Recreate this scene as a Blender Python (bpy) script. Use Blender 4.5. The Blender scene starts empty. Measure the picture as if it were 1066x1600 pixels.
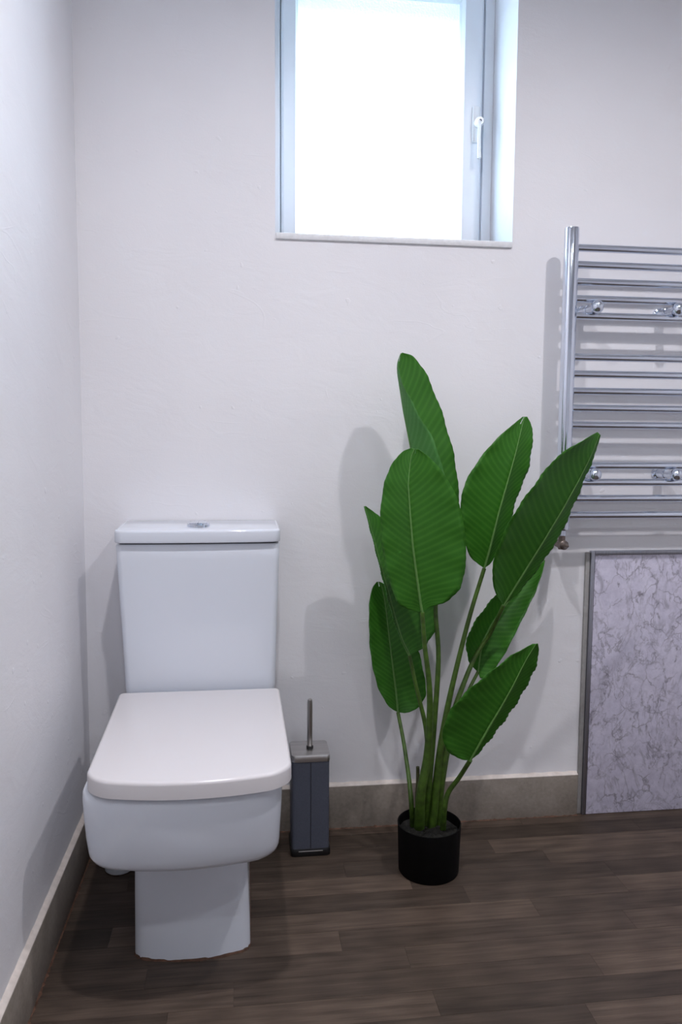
import bpy, bmesh, math, random
from mathutils import Vector, Matrix
from math import sin, cos, pi, radians
random.seed(7)
SC = bpy.context.scene
COL = SC.collection

# ------------------------------------------------------------------ camera
CAM = Vector((.3924, -1.911, 1.0109)); YAW, PITCH, ROLL = .1243, .0921, .0065
fw = Vector((sin(YAW)*cos(PITCH), cos(YAW)*cos(PITCH), -sin(PITCH)))
rt = Vector((cos(YAW), -sin(YAW), 0)); up = rt.cross(fw)
rt2 = rt*cos(ROLL) + up*sin(ROLL); up2 = up*cos(ROLL) - rt*sin(ROLL)
cd = bpy.data.cameras.new('camera'); cam = bpy.data.objects.new('camera', cd); COL.objects.link(cam)
cd.sensor_fit = 'VERTICAL'; cd.sensor_height = 36; cd.lens = 36*1191/1600; cd.clip_start = .02
m = Matrix((rt2, up2, -fw)).transposed().to_4x4(); m.translation = CAM
cam.matrix_world = m
SC.camera = cam

# ------------------------------------------------------------------ daylight, lamps, exposure
W = bpy.data.worlds.new('overcast_sky'); SC.world = W; W.use_nodes = True
W.node_tree.nodes['Background'].inputs[0].default_value = (.56, .77, 1, 1)
W.node_tree.nodes['Background'].inputs[1].default_value = 27
def downlight(name, x, y, power, colr=(.985, .955, 1), angle=165, blend=1.0):
    l = bpy.data.lights.new(name, 'SPOT'); l.energy = power; l.color = colr
    l.spot_size = radians(angle); l.spot_blend = blend; l.shadow_soft_size = .03
    o = bpy.data.objects.new(name, l); COL.objects.link(o); o.location = (x, y, 2.395)
    return o
downlight('downlight_lamp', .45, -1.02, 69)
downlight('downlight_lamp', 1.36, -1.00, 69)
downlight('downlight_lamp', .45, -2.25, 32, (.93, .95, 1))
downlight('downlight_lamp', 1.36, -2.25, 32, (.93, .95, 1))
VS = SC.view_settings
VS.view_transform = 'Standard'; VS.look = 'None'; VS.gamma = 1; VS.exposure = 0; VS.use_curve_mapping = False
try:
    SC.cycles.use_denoising = True; SC.cycles.sample_clamp_indirect = 10; SC.cycles.max_bounces = 10
    SC.cycles.diffuse_bounces = 6
except Exception: pass

# ------------------------------------------------------------------ helpers
def tag(o, label=None, cat=None, group=None, kind=None):
    if label: o['label'] = label
    if cat: o['category'] = cat
    if group: o['group'] = group
    if kind: o['kind'] = kind
    return o
def empty(name, loc, parent=None):
    o = bpy.data.objects.new(name, None); COL.objects.link(o); o.location = loc; o.empty_display_size = .05
    return o
def link(name, bm, mat, parent=None, smooth=True, angle=40, recalc=True):
    """bm is in world coordinates; the object is parented without moving it"""
    if recalc: bmesh.ops.recalc_face_normals(bm, faces=bm.faces)
    me = bpy.data.meshes.new(name); bm.to_mesh(me); bm.free()
    if smooth:
        for p in me.polygons: p.use_smooth = True
        try: me.set_sharp_from_angle(angle=radians(angle))
        except Exception: pass
    me.materials.append(mat)
    o = bpy.data.objects.new(name, me); COL.objects.link(o)
    if parent is not None: adopt(o, parent)
    return o
def wpos(o):
    v = Vector(o.location)
    while o.parent is not None:
        o = o.parent; v = v + Vector(o.location)
    return v
def adopt(o, parent):
    o.parent = parent; o.location = Vector(o.location) - wpos(parent)
def box(bm, a, b, bev=0, seg=2):
    r = bmesh.ops.create_cube(bm, size=1)
    vs = r['verts']
    for v in vs:
        v.co = Vector((a[i] + (b[i]-a[i])*(v.co[i]+.5) for i in range(3)))
    if bev:
        es = list({e for v in vs for e in v.link_edges})
        bmesh.ops.bevel(bm, geom=es, offset=bev, segments=seg, profile=.5, affect='EDGES')
    return bm
def boxes(*bs, bev=0, seg=2):
    bm = bmesh.new()
    for a, b in bs: box(bm, a, b, bev, seg)
    return bm
def loft(bm, rings, cap0=True, cap1=True, closed=True):
    vr = [[bm.verts.new(p) for p in r] for r in rings]
    n = len(vr[0])
    for a, b in zip(vr, vr[1:]):
        for i in range(n if closed else n-1):
            j = (i+1) % n
            bm.faces.new((a[i], a[j], b[j], b[i]))
    if cap0: bm.faces.new(vr[0])
    if cap1: bm.faces.new(vr[-1])
    return vr
def rrect(cx, cy, hx, hy, r, n=8, taper=0, bow=0):
    """rounded rectangle in xy; taper narrows the front (-y); bow bulges the front edge"""
    pts = []
    for qx, qy, a0 in ((1, 1, 0), (-1, 1, 90), (-1, -1, 180), (1, -1, 270)):
        rr = r[0] if isinstance(r, tuple) and qy > 0 else (r[1] if isinstance(r, tuple) else r)
        for k in range(n+1):
            a = radians(a0 + 90*k/n)
            pts.append([qx*(hx-rr) + rr*cos(a), qy*(hy-rr) + rr*sin(a)])
        if (qx, qy) == (-1, -1):                      # extra points so that the front edge can bow
            for k in range(1, 12): pts.append([-(hx-rr) + 2*(hx-rr)*k/12, -hy])
    out = []
    for x, y in pts:
        f = (hy - y)/(2*hy)
        x2 = x*(1 - taper*f)
        y2 = y + bow*(x/hx)**2*f**3
        out.append((cx+x2, cy+y2))
    return out
def spl(P, t):
    """Catmull-Rom through P, t in 0..1"""
    n = len(P)-1; u = min(max(t, 0), 1)*n; i = min(int(u), n-1); f = u-i
    p1, p2 = Vector(P[i]), Vector(P[i+1])
    p0 = Vector(P[i-1]) if i > 0 else p1*2-p2
    p3 = Vector(P[i+2]) if i+2 <= n else p2*2-p1
    return .5*((2*p1) + (p2-p0)*f + (2*p0-5*p1+4*p2-p3)*f*f + (3*p1-p0-3*p2+p3)*f**3)
def tube(bm, P, rad, n=12, seg=None, cap=True):
    """tube through points P, rad(t) gives the radius"""
    seg = seg or 6*len(P)
    pts = [spl(P, k/seg) for k in range(seg+1)] if len(P) > 2 else [Vector(P[0]).lerp(Vector(P[1]), k/seg) for k in range(seg+1)]
    T0 = (pts[1]-pts[0]).normalized()
    ref = Vector((0, -1, 0)) if abs(T0.y) < .8 else Vector((1, 0, 0))
    rings = []
    for k, p in enumerate(pts):
        T = (pts[min(k+1, seg)]-pts[max(k-1, 0)]).normalized()
        A = T.cross(ref).normalized(); B = T.cross(A)
        ref = -B if False else ref
        r = rad(k/seg) if callable(rad) else rad
        rings.append([p + A*r*cos(2*pi*i/n) + B*r*sin(2*pi*i/n) for i in range(n)])
    loft(bm, rings, cap, cap)
    return bm
def lathe(bm, prof, c, axis='z', n=32):
    rings = []
    for r, h in prof:
        ring = []
        for i in range(n):
            a = 2*pi*i/n; u, v = r*cos(a), r*sin(a)
            d = {'z': (u, v, h), 'y': (u, h, v), 'x': (h, u, v)}[axis]
            ring.append(Vector(c)+Vector(d))
        rings.append(ring)
    loft(bm, rings)
    return bm

# ------------------------------------------------------------------ materials
def S(r, g, b):
    f = lambda v: (v/255/12.92 if v/255 <= .04045 else ((v/255+.055)/1.055)**2.4)
    return (f(r), f(g), f(b), 1)
class NT:
    def __init__(s, name):
        s.m = bpy.data.materials.new(name); s.m.use_nodes = True; s.t = s.m.node_tree
        s.b = s.t.nodes['Principled BSDF']; s.out = s.t.nodes['Material Output']
    def n(s, kind, **kw):
        x = s.t.nodes.new(kind)
        for k, v in kw.items():
            if k in x.inputs.keys() if isinstance(k, str) else False: x.inputs[k].default_value = v
            else: setattr(x, k, v)
        return x
    def l(s, a, b): s.t.links.new(a, b)
    def noise(s, vec, scale, detail=3, rough=.5, dist=0):
        x = s.n('ShaderNodeTexNoise'); x.inputs['Scale'].default_value = scale; x.inputs['Detail'].default_value = detail
        x.inputs['Roughness'].default_value = rough; x.inputs['Distortion'].default_value = dist
        if vec is not None: s.l(vec, x.inputs['Vector'])
        return x.outputs['Fac']
    def ramp(s, fac, stops):
        x = s.n('ShaderNodeValToRGB'); e = x.color_ramp.elements
        while len(e) < len(stops): e.new(.5)
        for k, (p, c) in zip(e, stops): k.position = p; k.color = c if len(c) == 4 else (*c, 1)
        s.l(fac, x.inputs['Fac']); return x.outputs['Color']
    def math(s, op, a, b=None):
        x = s.n('ShaderNodeMath'); x.operation = op
        for i, v in enumerate((a, b)):
            if v is None: continue
            if isinstance(v, (int, float)): x.inputs[i].default_value = v
            else: s.l(v, x.inputs[i])
        return x.outputs[0]
    def mapping(s, vec, scale=(1, 1, 1), loc=(0, 0, 0), rot=(0, 0, 0)):
        x = s.n('ShaderNodeMapping'); x.inputs['Scale'].default_value = scale; x.inputs['Location'].default_value = loc
        x.inputs['Rotation'].default_value = rot; s.l(vec, x.inputs['Vector']); return x.outputs[0]
    def mix(s, fac, a, b, mode='MIX'):
        x = s.n('ShaderNodeMix'); x.data_type = 'RGBA'; x.blend_type = mode
        for i, v in ((0, fac), (6, a), (7, b)):
            if isinstance(v, (int, float, tuple)): x.inputs[i].default_value = v
            else: s.l(v, x.inputs[i])
        return x.outputs[2]
    def bump(s, h, strength=.3, dist=.002, normal=None):
        x = s.n('ShaderNodeBump'); x.inputs['Strength'].default_value = strength; x.inputs['Distance'].default_value = dist
        s.l(h, x.inputs['Height'])
        if normal: s.l(normal, x.inputs['Normal'])
        s.l(x.outputs[0], s.b.inputs['Normal']); return x.outputs[0]
    def pos(s): return s.n('ShaderNodeNewGeometry').outputs['Position']
    def set(s, col=None, rough=None, metal=None, spec=None, coat=None):
        if col is not None: s.b.inputs['Base Color'].default_value = col
        if rough is not None: s.b.inputs['Roughness'].default_value = rough
        if metal is not None: s.b.inputs['Metallic'].default_value = metal
        if spec is not None: s.b.inputs['Specular IOR Level'].default_value = spec
        if coat is not None: s.b.inputs['Coat Weight'].default_value = coat
        return s
def simple(name, col, rough=.5, metal=0, spec=.5, nscale=40, namt=.06, bump=0, bscale=200):
    t = NT(name).set(col, rough, metal, spec)
    p = t.pos(); f = t.noise(p, nscale, 4)
    lo = tuple(c*(1-namt) for c in col[:3])+(1,); hi = tuple(min(1, c*(1+namt)) for c in col[:3])+(1,)
    t.l(t.ramp(f, [(.3, lo), (.7, hi)]), t.b.inputs['Base Color'])
    if bump: t.bump(t.noise(p, bscale, 3), bump, .001)
    return t.m
def wall_material():
    t = NT('painted_plaster').set(rough=.62, spec=.35)
    p = t.pos()
    t.l(t.ramp(t.noise(p, 2.2, 3), [(.3, (.765, .757, .78)), (.7, (.815, .807, .825))]), t.b.inputs['Base Color'])
    roll = t.noise(p, 260, 3, .6)
    lump = t.noise(t.mapping(p, (1, 1, 1.8)), 9, 4, .55, .6)
    # trowel ridges: thin crests of a stretched, distorted noise, kept only in scattered patches
    rid = t.noise(t.mapping(p, (1, 1, 2.6), rot=(0, .25, 0)), 3.4, 2, .4, 1.2)
    crest = t.math('SUBTRACT', 1, t.math('MINIMUM', t.math('MULTIPLY', t.math('ABSOLUTE', t.math('SUBTRACT', rid, .5)), 60), 1))
    patch = t.ramp(t.noise(p, 6.5, 1), [(.56, (0, 0, 0)), (.66, (1, 1, 1))])
    nib = t.ramp(t.noise(p, 38, 1), [(.735, (0, 0, 0)), (.79, (1, 1, 1))])
    h = t.math('ADD', t.math('MULTIPLY', roll, .12), t.math('MULTIPLY', lump, .9))
    h = t.math('ADD', h, t.math('MULTIPLY', t.math('MULTIPLY', crest, patch), .13))
    h = t.math('ADD', h, t.math('MULTIPLY', nib, .35))
    t.bump(h, .42, .004)
    return t.m
def plank_material():
    t = NT('vinyl_wood_plank').set(rough=.5, spec=.35)
    oi = t.n('ShaderNodeObjectInfo'); p = t.pos()
    off = t.n('ShaderNodeCombineXYZ'); t.l(t.math('MULTIPLY', oi.outputs['Random'], 37), off.inputs[0]); t.l(t.math('MULTIPLY', oi.outputs['Random'], 11), off.inputs[2])
    va = t.n('ShaderNodeVectorMath'); va.operation = 'ADD'; t.l(p, va.inputs[0]); t.l(off.outputs[0], va.inputs[1])
    v = va.outputs[0]
    g1 = t.noise(t.mapping(v, (.9, 30, 1)), 3.0, 5, .6, .5)
    g2 = t.noise(t.mapping(v, (5, 170, 5)), 4.0, 4, .6, .2)
    wv = t.n('ShaderNodeTexWave'); wv.wave_type = 'RINGS'; wv.rings_direction = 'Y'
    wv.inputs['Scale'].default_value = 3; wv.inputs['Distortion'].default_value = 5; wv.inputs['Detail'].default_value = 3; wv.inputs['Detail Scale'].default_value = 1.4
    t.l(t.mapping(v, (.9, 9, 1)), wv.inputs['Vector'])
    g = t.math('ADD', t.math('ADD', t.math('MULTIPLY', g1, .5), t.math('MULTIPLY', g2, .28)), t.math('MULTIPLY', wv.outputs['Fac'], .07))
    c = t.ramp(g, [(.28, S(54, 44, 37)), (.45, S(76, 64, 55)), (.62, S(96, 82, 71))])
    c = t.mix(1.0, c, oi.outputs['Color'], 'MULTIPLY')
    t.l(c, t.b.inputs['Base Color'])
    t.bump(g, .25, .0008)
    return t.m
def marble_material():
    t = NT('marble_effect_laminate').set(rough=.32, spec=.5)
    p = t.pos()
    def veins(scale, width, dist, rot, sx):
        q = t.mapping(p, (1, 1, sx), rot=(0, rot, 0))
        f = t.noise(q, scale, 5, .62, dist)
        return t.math('SUBTRACT', 1, t.math('MINIMUM', t.math('MULTIPLY', t.math('ABSOLUTE', t.math('SUBTRACT', f, .5)), width), 1))
    a = t.math('MULTIPLY', veins(9, 48, .9, .7, .5), t.ramp(t.noise(p, 13, 2), [(.38, (.12, .12, .12)), (.58, (1, 1, 1))]))
    b = t.math('MULTIPLY', veins(21, 30, 1.1, -.6, .6), t.ramp(t.noise(p, 24, 2), [(.40, (.1, .1, .1)), (.58, (1, 1, 1))]))
    blot = t.math('MULTIPLY', t.ramp(t.noise(t.mapping(p, (1, 1, .6), rot=(0, .7, 0)), 70, 4, .6), [(.58, (0, 0, 0)), (.68, (1, 1, 1))]), t.ramp(t.noise(p, 17, 2), [(.5, (0, 0, 0)), (.60, (1, 1, 1))]))
    base = t.ramp(t.noise(p, 40, 5, .7), [(.3, S(188, 184, 202)), (.7, S(214, 210, 226))])
    vo = t.n('ShaderNodeTexVoronoi'); vo.feature = 'DISTANCE_TO_EDGE'; vo.inputs['Scale'].default_value = 17
    nz = t.n('ShaderNodeTexNoise'); nz.inputs['Scale'].default_value = 26; nz.inputs['Detail'].default_value = 4; t.l(p, nz.inputs['Vector'])
    va = t.n('ShaderNodeVectorMath'); va.operation = 'MULTIPLY_ADD'; va.inputs[1].default_value = (.05, .05, .05); t.l(nz.outputs['Color'], va.inputs[0]); t.l(t.mapping(p, (1, 1, .75), rot=(0, .6, 0)), va.inputs[2])
    t.l(va.outputs[0], vo.inputs['Vector'])
    crack = t.math('MULTIPLY', t.math('SUBTRACT', 1, t.math('MINIMUM', t.math('MULTIPLY', vo.outputs['Distance'], 26), 1)), t.ramp(t.noise(p, 30, 3), [(.40, (.15, .15, .15)), (.60, (1, 1, 1))]))
    base = t.mix(t.math('MULTIPLY', crack, .62), base, S(92, 84, 92))
    c = t.mix(t.math('MULTIPLY', a, .50), base, S(84, 78, 88))
    c = t.mix(t.math('MULTIPLY', b, .36), c, S(98, 90, 100))
    c = t.mix(t.math('MULTIPLY', blot, .60), c, S(82, 74, 82))
    t.l(c, t.b.inputs['Base Color'])
    return t.m
def leaf_material(name, dark, light, vein):
    t = NT(name).set(rough=.46, spec=.32)
    uv = t.n('ShaderNodeUVMap').outputs[0]; sp = t.n('ShaderNodeSeparateXYZ'); t.l(uv, sp.inputs[0])
    s_, v_ = sp.outputs[0], sp.outputs[1]
    ph = t.math('SUBTRACT', t.math('MULTIPLY', v_, 26*2*pi), t.math('MULTIPLY', s_, 4.2*2*pi))
    w = t.math('MULTIPLY', t.math('ADD', t.math('SINE', ph), 1), .5)
    p = t.pos()
    base = t.mix(t.noise(p, 14, 3), dark, light)
    base = t.mix(t.math('MULTIPLY', t.math('POWER', w, 2), .20), base, vein)
    t.l(base, t.b.inputs['Base Color'])
    tr = t.n('ShaderNodeBsdfTranslucent'); t.l(base, tr.inputs[0])
    mx = t.n('ShaderNodeMixShader'); mx.inputs[0].default_value = .10
    t.l(t.b.outputs[0], mx.inputs[1]); t.l(tr.outputs[0], mx.inputs[2]); t.l(mx.outputs[0], t.out.inputs[0])
    t.bump(t.noise(t.mapping(uv, (6, 120, 1)), 3, 2), .12, .0006)
    return t.m
def pane_material():
    t = NT('obscure_glass').set((.93, .96, .98, 1), .25, 0, .5)
    p = t.pos()
    tr = t.n('ShaderNodeBsdfTranslucent'); tr.inputs[0].default_value = (.95, .97, .98, 1)
    mx = t.n('ShaderNodeMixShader'); mx.inputs[0].default_value = .93
    t.l(t.b.outputs[0], mx.inputs[1]); t.l(tr.outputs[0], mx.inputs[2]); t.l(mx.outputs[0], t.out.inputs[0])
    nrm = t.bump(t.noise(p, 190, 2), .8, .004); t.l(nrm, tr.inputs['Normal'])
    return t.m
def tile_material():
    t = NT('grey_stone_tile').set(rough=.5, spec=.4)
    p = t.pos()
    f = t.math('ADD', t.math('MULTIPLY', t.noise(p, 11, 4, .6), .6), t.math('MULTIPLY', t.noise(p, 120, 3), .4))
    t.l(t.ramp(f, [(.35, S(124, 116, 107)), (.65, S(150, 141, 131))]), t.b.inputs['Base Color'])
    t.bump(f, .12, .001); return t.m
def brushed(name, col, rough, axis=2):
    t = NT(name).set(col, rough, 1.0)
    sc = [300, 300, 300]; sc[axis] = 8
    f = t.noise(t.mapping(t.pos(), tuple(sc)), 1.0, 3)
    t.l(t.ramp(f, [(.3, tuple(c*.8 for c in col[:3])), (.7, col)]), t.b.inputs['Base Color'])
    t.bump(f, .06, .0005); return t.m
M_WALL = wall_material(); M_PLANK = plank_material(); M_MARBLE = marble_material(); M_PANE = pane_material(); M_TILE = tile_material()
M_CEIL = simple('white_ceiling_paint', (.80, .80, .80, 1), .7)
M_SUB = simple('dark_underlay', S(50, 42, 38), .8)
M_CAULK = simple('white_caulk', S(214, 204, 196), .6, nscale=60, namt=.1, bump=.3)
M_RUST = simple('brown_sealant', S(86, 60, 46), .8, nscale=90, namt=.45, bump=.6)
M_UPVC = simple('white_upvc', (.86, .90, .95, 1), .32, nscale=5, namt=.02)
M_UPVCW = simple('white_handle_plastic', (.88, .89, .90, 1), .25, nscale=5, namt=.02)
M_GASK = simple('black_rubber_gasket', S(40, 48, 66), .6)
M_SILL = simple('white_painted_sill', (.74, .745, .76, 1), .5, nscale=90, namt=.05, bump=.25, bscale=90)
M_CER = simple('white_glazed_ceramic', (.70, .735, .80, 1), .07, nscale=3, namt=.01)
M_LID = simple('white_seat_plastic', (.66, .635, .645, 1), .22, nscale=3, namt=.01)
M_CHROME = brushed('polished_chrome', (.78, .83, .93, 1), .10)
M_CHROMEX = brushed('polished_chrome_rail', (.78, .83, .93, 1), .15, 0)
M_STEEL = brushed('brushed_steel', (.55, .53, .51, 1), .28)
M_STEELX = brushed('brushed_steel_cap', (.70, .68, .67, 1), .34, 0)
M_DARKM = simple('dull_valve_metal', S(118, 106, 100), .4, .8, nscale=120, namt=.3)
M_ALU = brushed('grey_aluminium_trim', (.42, .43, .48, 1), .38)
M_BEAD = simple('grey_mastic', S(150, 148, 146), .6, nscale=60, namt=.1, bump=.3)
M_HOLD = simple('slate_blue_painted_metal', S(74, 78, 90), .5, nscale=300, namt=.08)
M_BLACK = simple('black_plastic', S(16, 16, 18), .45)
M_POT = simple('matt_black_pot', S(4, 4, 5), .7, spec=.15, nscale=200, namt=.15)
M_SOIL = simple('dark_moss_soil', S(22, 21, 17), .95, nscale=160, namt=.6, bump=1, bscale=160)
M_PIPE = simple('white_pipe_plastic', (.72, .76, .82, 1), .3, nscale=5, namt=.02)
M_STEM = simple('green_stem', S(62, 90, 25), .5, nscale=60, namt=.35, bump=.2)
M_BUD = simple('brown_green_bud', S(58, 62, 30), .7, nscale=120, namt=.4, bump=.5)
M_RIB = simple('pale_midrib', S(92, 134, 66), .5, nscale=80, namt=.15)
M_LEAF = leaf_material('green_leaf', S(38, 92, 18), S(54, 114, 28), S(92, 152, 54))
M_LEAFU = leaf_material('pale_leaf_underside', S(56, 112, 46), S(68, 126, 56), S(104, 156, 88))
M_BRICK = simple('outside_brick', S(150, 110, 92), .9, nscale=30, namt=.2)
M_GROUND = simple('outside_ground', S(76, 80, 70), .9)

# ------------------------------------------------------------------ room shell
RX, FY, CH, WT = 2.30, -3.30, 2.40, .30            # right wall, front wall, ceiling height, outer wall thickness
WX0, WX1, WZ0, WZ1 = .4655, 1.0625, 1.5153, 2.240  # window opening in the plaster
def holed_wall():
    bm = bmesh.new()
    xs = [-.3, WX0, WX1, RX+.3]; zs = [-.1, WZ0, WZ1, CH+.1]
    for i in range(3):
        for k in range(3):
            if (i, k) == (1, 1): continue
            for y in (0, WT):
                bm.faces.new([bm.verts.new((x, y, z)) for x, z in ((xs[i], zs[k]), (xs[i+1], zs[k]), (xs[i+1], zs[k+1]), (xs[i], zs[k+1]))])
    for (xa, za), (xb, zb) in (((WX0, WZ0), (WX1, WZ0)), ((WX1, WZ0), (WX1, WZ1)), ((WX1, WZ1), (WX0, WZ1)), ((WX0, WZ1), (WX0, WZ0)),
                               ((xs[0], zs[0]), (xs[3], zs[0])), ((xs[3], zs[0]), (xs[3], zs[3])), ((xs[3], zs[3]), (xs[0], zs[3])), ((xs[0], zs[3]), (xs[0], zs[0]))):
        bm.faces.new([bm.verts.new(p) for p in ((xa, 0, za), (xb, 0, zb), (xb, WT, zb), (xa, WT, za))])
    bmesh.ops.remove_doubles(bm, verts=bm.verts, dist=1e-5)
    return bm
tag(link('wall_back', holed_wall(), M_WALL, smooth=False), 'white painted plaster wall with the window above the toilet', kind='structure')
tag(link('wall_left', boxes(((-.15, FY, -.1), (0, 0, CH+.1))), M_WALL, smooth=False), 'white painted wall beside the toilet', kind='structure')
tag(link('wall_right', boxes(((RX, FY, -.1), (RX+.15, 0, CH+.1))), M_WALL, smooth=False), 'white painted wall beyond the marble panel', kind='structure')
tag(link('wall_front', boxes(((-.15, FY-.15, -.1), (RX+.15, FY, CH+.1))), M_WALL, smooth=False), 'white painted wall facing the window', kind='structure')
tag(link('ceiling', boxes(((0, FY, CH), (RX, 0, CH+.1))), M_CEIL, smooth=False), 'white painted ceiling', kind='structure')
floor = tag(link('floor', boxes(((0, FY, -.08), (RX, 0, -.003))), M_SUB, smooth=False), 'dark grey brown wood plank floor', kind='structure')

# planks: strips parallel to the back wall, each one an object of its own
PW = .0636
def plank_mesh():
    bm = bmesh.new(); box(bm, (0, -.5, -1), (1, .5, 0))
    me = bpy.data.meshes.new('plank'); bm.to_mesh(me); bm.free(); me.materials.append(M_PLANK); return me
PM = plank_mesh()
LIGHT, MID, DARK = 1.22, 1.0, .78
known = {  # row index: ([joint positions], [shades])
    0: ([.30, .9, 1.42], [.9, .84, .80, .78]),
    1: ([.18, 1.0, 1.75], [.95, .92, 1.16, 1.0]),
    2: ([.12, .62, 1.12, 1.6], [1.0, .98, .90, 1.02, .9]),
    3: ([.22, .7635, 1.25, 1.9], [.92, 1.24, .88, .84, 1.1]),
    4: ([.36, .88, 1.25, 1.7], [.8, .90, .98, 1.2, .9]),
    5: ([.113, 1.015, 1.5], [.72, 1.16, .92, 1.0]),
    6: ([.30, .578, 1.20], [.9, 1.22, .96, 1.08]),
    7: ([.20, .704, 1.3], [1.0, .98, 1.04, .9]),
    8: ([.365, 1.066, 1.6], [1.06, .94, 1.18, .9]),
    9: ([.25, .73, 1.45], [.86, 1.12, .82, .9]),
    10: ([.42, .997, 1.5], [1.0, .86, 1.12, .95]),
}
rnd = random.Random(3)
y1 = -.1095 + PW*1; row = -1
yy = 0.0
rows = [(-.0002, -.0459)] + [(-.0459-PW*k, -.0459-PW*(k+1)) for k in range(52)]
for ri, (ya, yb) in enumerate(rows):
    if yb < FY: break
    k = ri-1
    if k in known: js, sh = known[k]
    else:
        js = []; x = rnd.uniform(.1, .6)
        while x < RX-.1: js.append(x); x += rnd.choice((.46, .62, .9))
        sh = [rnd.uniform(.78, 1.2) for _ in range(len(js)+1)]
    ed = [0]+list(js)+[RX]
    for x0, x1, s in zip(ed, ed[1:], sh):
        if x0 >= RX-.01: continue
        o = bpy.data.objects.new('plank', PM); COL.objects.link(o)
        o.location = (x0+.0002, (ya+yb)/2, 0); o.scale = (min(x1, RX)-x0-.0004, abs(yb-ya)-.0004, .0029)
        s = 1+(s-1)*1.7; o.color = (s, s, s, 1); adopt(o, floor)

# skirting: grey stone tiles, white caulk on top, brown sealant at the floor
HB, BT = .1135, .012
def skirting(name, label, along, end):
    root = tag(empty(name, (0, 0, 0)), label, kind='structure')
    L = .85; x = 0
    while x < end-.02:
        x2 = min(x+L, end)
        if along == 'x': b = boxes(((x+.0008+(BT if x == 0 else 0), -BT, .001), (x2-.0008, -.0002, HB)), bev=.0012)
        else: b = boxes(((.0002, -x2+.0008, .001), (BT, -x-.0008-(.0005 if x == 0 else 0), HB)), bev=.0012)
        link('tile', b, M_TILE, root); x = x2
    rr = random.Random(5); bm = bmesh.new()
    n = int(end/.02)
    rings = []
    for i in range(n+1):
        s = min(end*i/n, end-.001) ; j = rr.uniform(-.0012, .0012)
        pr = [(.0003, HB), (BT-.0010, HB+.0006), (BT-.002, HB+.0022+j*.3), (.005, HB+.0045+j), (.0003, HB+.0075+j)]
        rings.append([(s, -d, z) if along == 'x' else (d, -s, z) for d, z in pr])
    loft(bm, rings); link('caulk_strip', bm, M_CAULK, root)
    bm = bmesh.new(); rings = []
    n = int(end/.006)
    for i in range(n+1):
        s = .014+(end-.015)*i/n; j = rr.uniform(.35, 1)*(1.0 if rr.random() < .8 else 1.6)
        pr = [(BT-.001, .0003), (BT+.0042*j, .0003), (BT+.0025*j, .0022*j), (BT-.001, .0042*j)]
        rings.append([(s, -d, z) if along == 'x' else (d, -s, z) for d, z in pr])
    loft(bm, rings); link('sealant_bead', bm, M_RUST, root)
    return root
skirting('baseboard_back', 'grey stone tile skirting along the wall behind the plant', 'x', 1.2845)
skirting('baseboard_left', 'grey stone tile skirting along the wall left of the toilet', 'y', 3.29)

# ------------------------------------------------------------------ window
win = tag(empty('window_1', ((WX0+WX1)/2, .18, WZ0)), 'white framed window with bright obscure glass', kind='structure')
WY = .18
def frame(x0, x1, z0, z1, w, ya, yb, bev=.003, wr=None):
    wr = w if wr is None else wr
    bm = bmesh.new()
    P = [(x0, z0), (x1, z0), (x1, z1), (x0, z1)]; Q = [(x0+w, z0+w), (x1-wr, z0+w), (x1-wr, z1-w), (x0+w, z1-w)]
    loops = [(P, yb), (P, ya+bev), ([(x+bev*(1 if x == x0 else -1), z+bev*(1 if z == z0 else -1)) for x, z in P], ya),
             ([(x+bev*(-1 if x < (x0+x1)/2 else 1), z+bev*(-1 if z == z0+w else 1)) for x, z in Q], ya), (Q, ya+bev*2), (Q, yb), (P, yb)]
    loft(bm, [[(x, y, z) for x, z in l] for l, y in loops], False, False)
    bmesh.ops.remove_doubles(bm, verts=bm.verts, dist=1e-6)
    return bm
OF = .0300
FX0, FX1, FZ0, FZ1 = WX0-.008, WX1+.001, WZ0-.045, WZ1+.02
link('outer_frame', frame(FX0, FX1, FZ0, FZ1, OF, WY, WY+.065), M_UPVC, win, angle=30)
SX0, SX1, SZ0, SZ1 = FX0+OF+.0012, FX1-OF-.0045, FZ0+OF+.002, FZ1-OF-.002
sash = link('sash', frame(SX0, SX1, SZ0, SZ1, .0425, WY-.012, WY+.05, .006, .0575), M_UPVC, win, angle=30)
link('gasket', frame(SX0-.004, SX1+.0045, SZ0-.004, SZ1+.004, .006, WY+.012, WY+.02, .001), M_GASK, win)
GX0, GX1, GZ0, GZ1 = SX0+.042, SX1-.057, SZ0+.042, SZ1-.042
link('glazing_bead', frame(GX0-.003, GX1+.003, GZ0-.003, GZ1+.003, .005, WY+.004, WY+.03, .001), M_UPVC, sash)
bm = bmesh.new(); bm.faces.new([bm.verts.new((x, WY+.022, z)) for x, z in ((GX0-.004, GZ0-.004), (GX1+.004, GZ0-.004), (GX1+.004, GZ1+.004), (GX0-.004, GZ1+.004))])
link('pane', bm, M_PANE, win, smooth=False)
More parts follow.
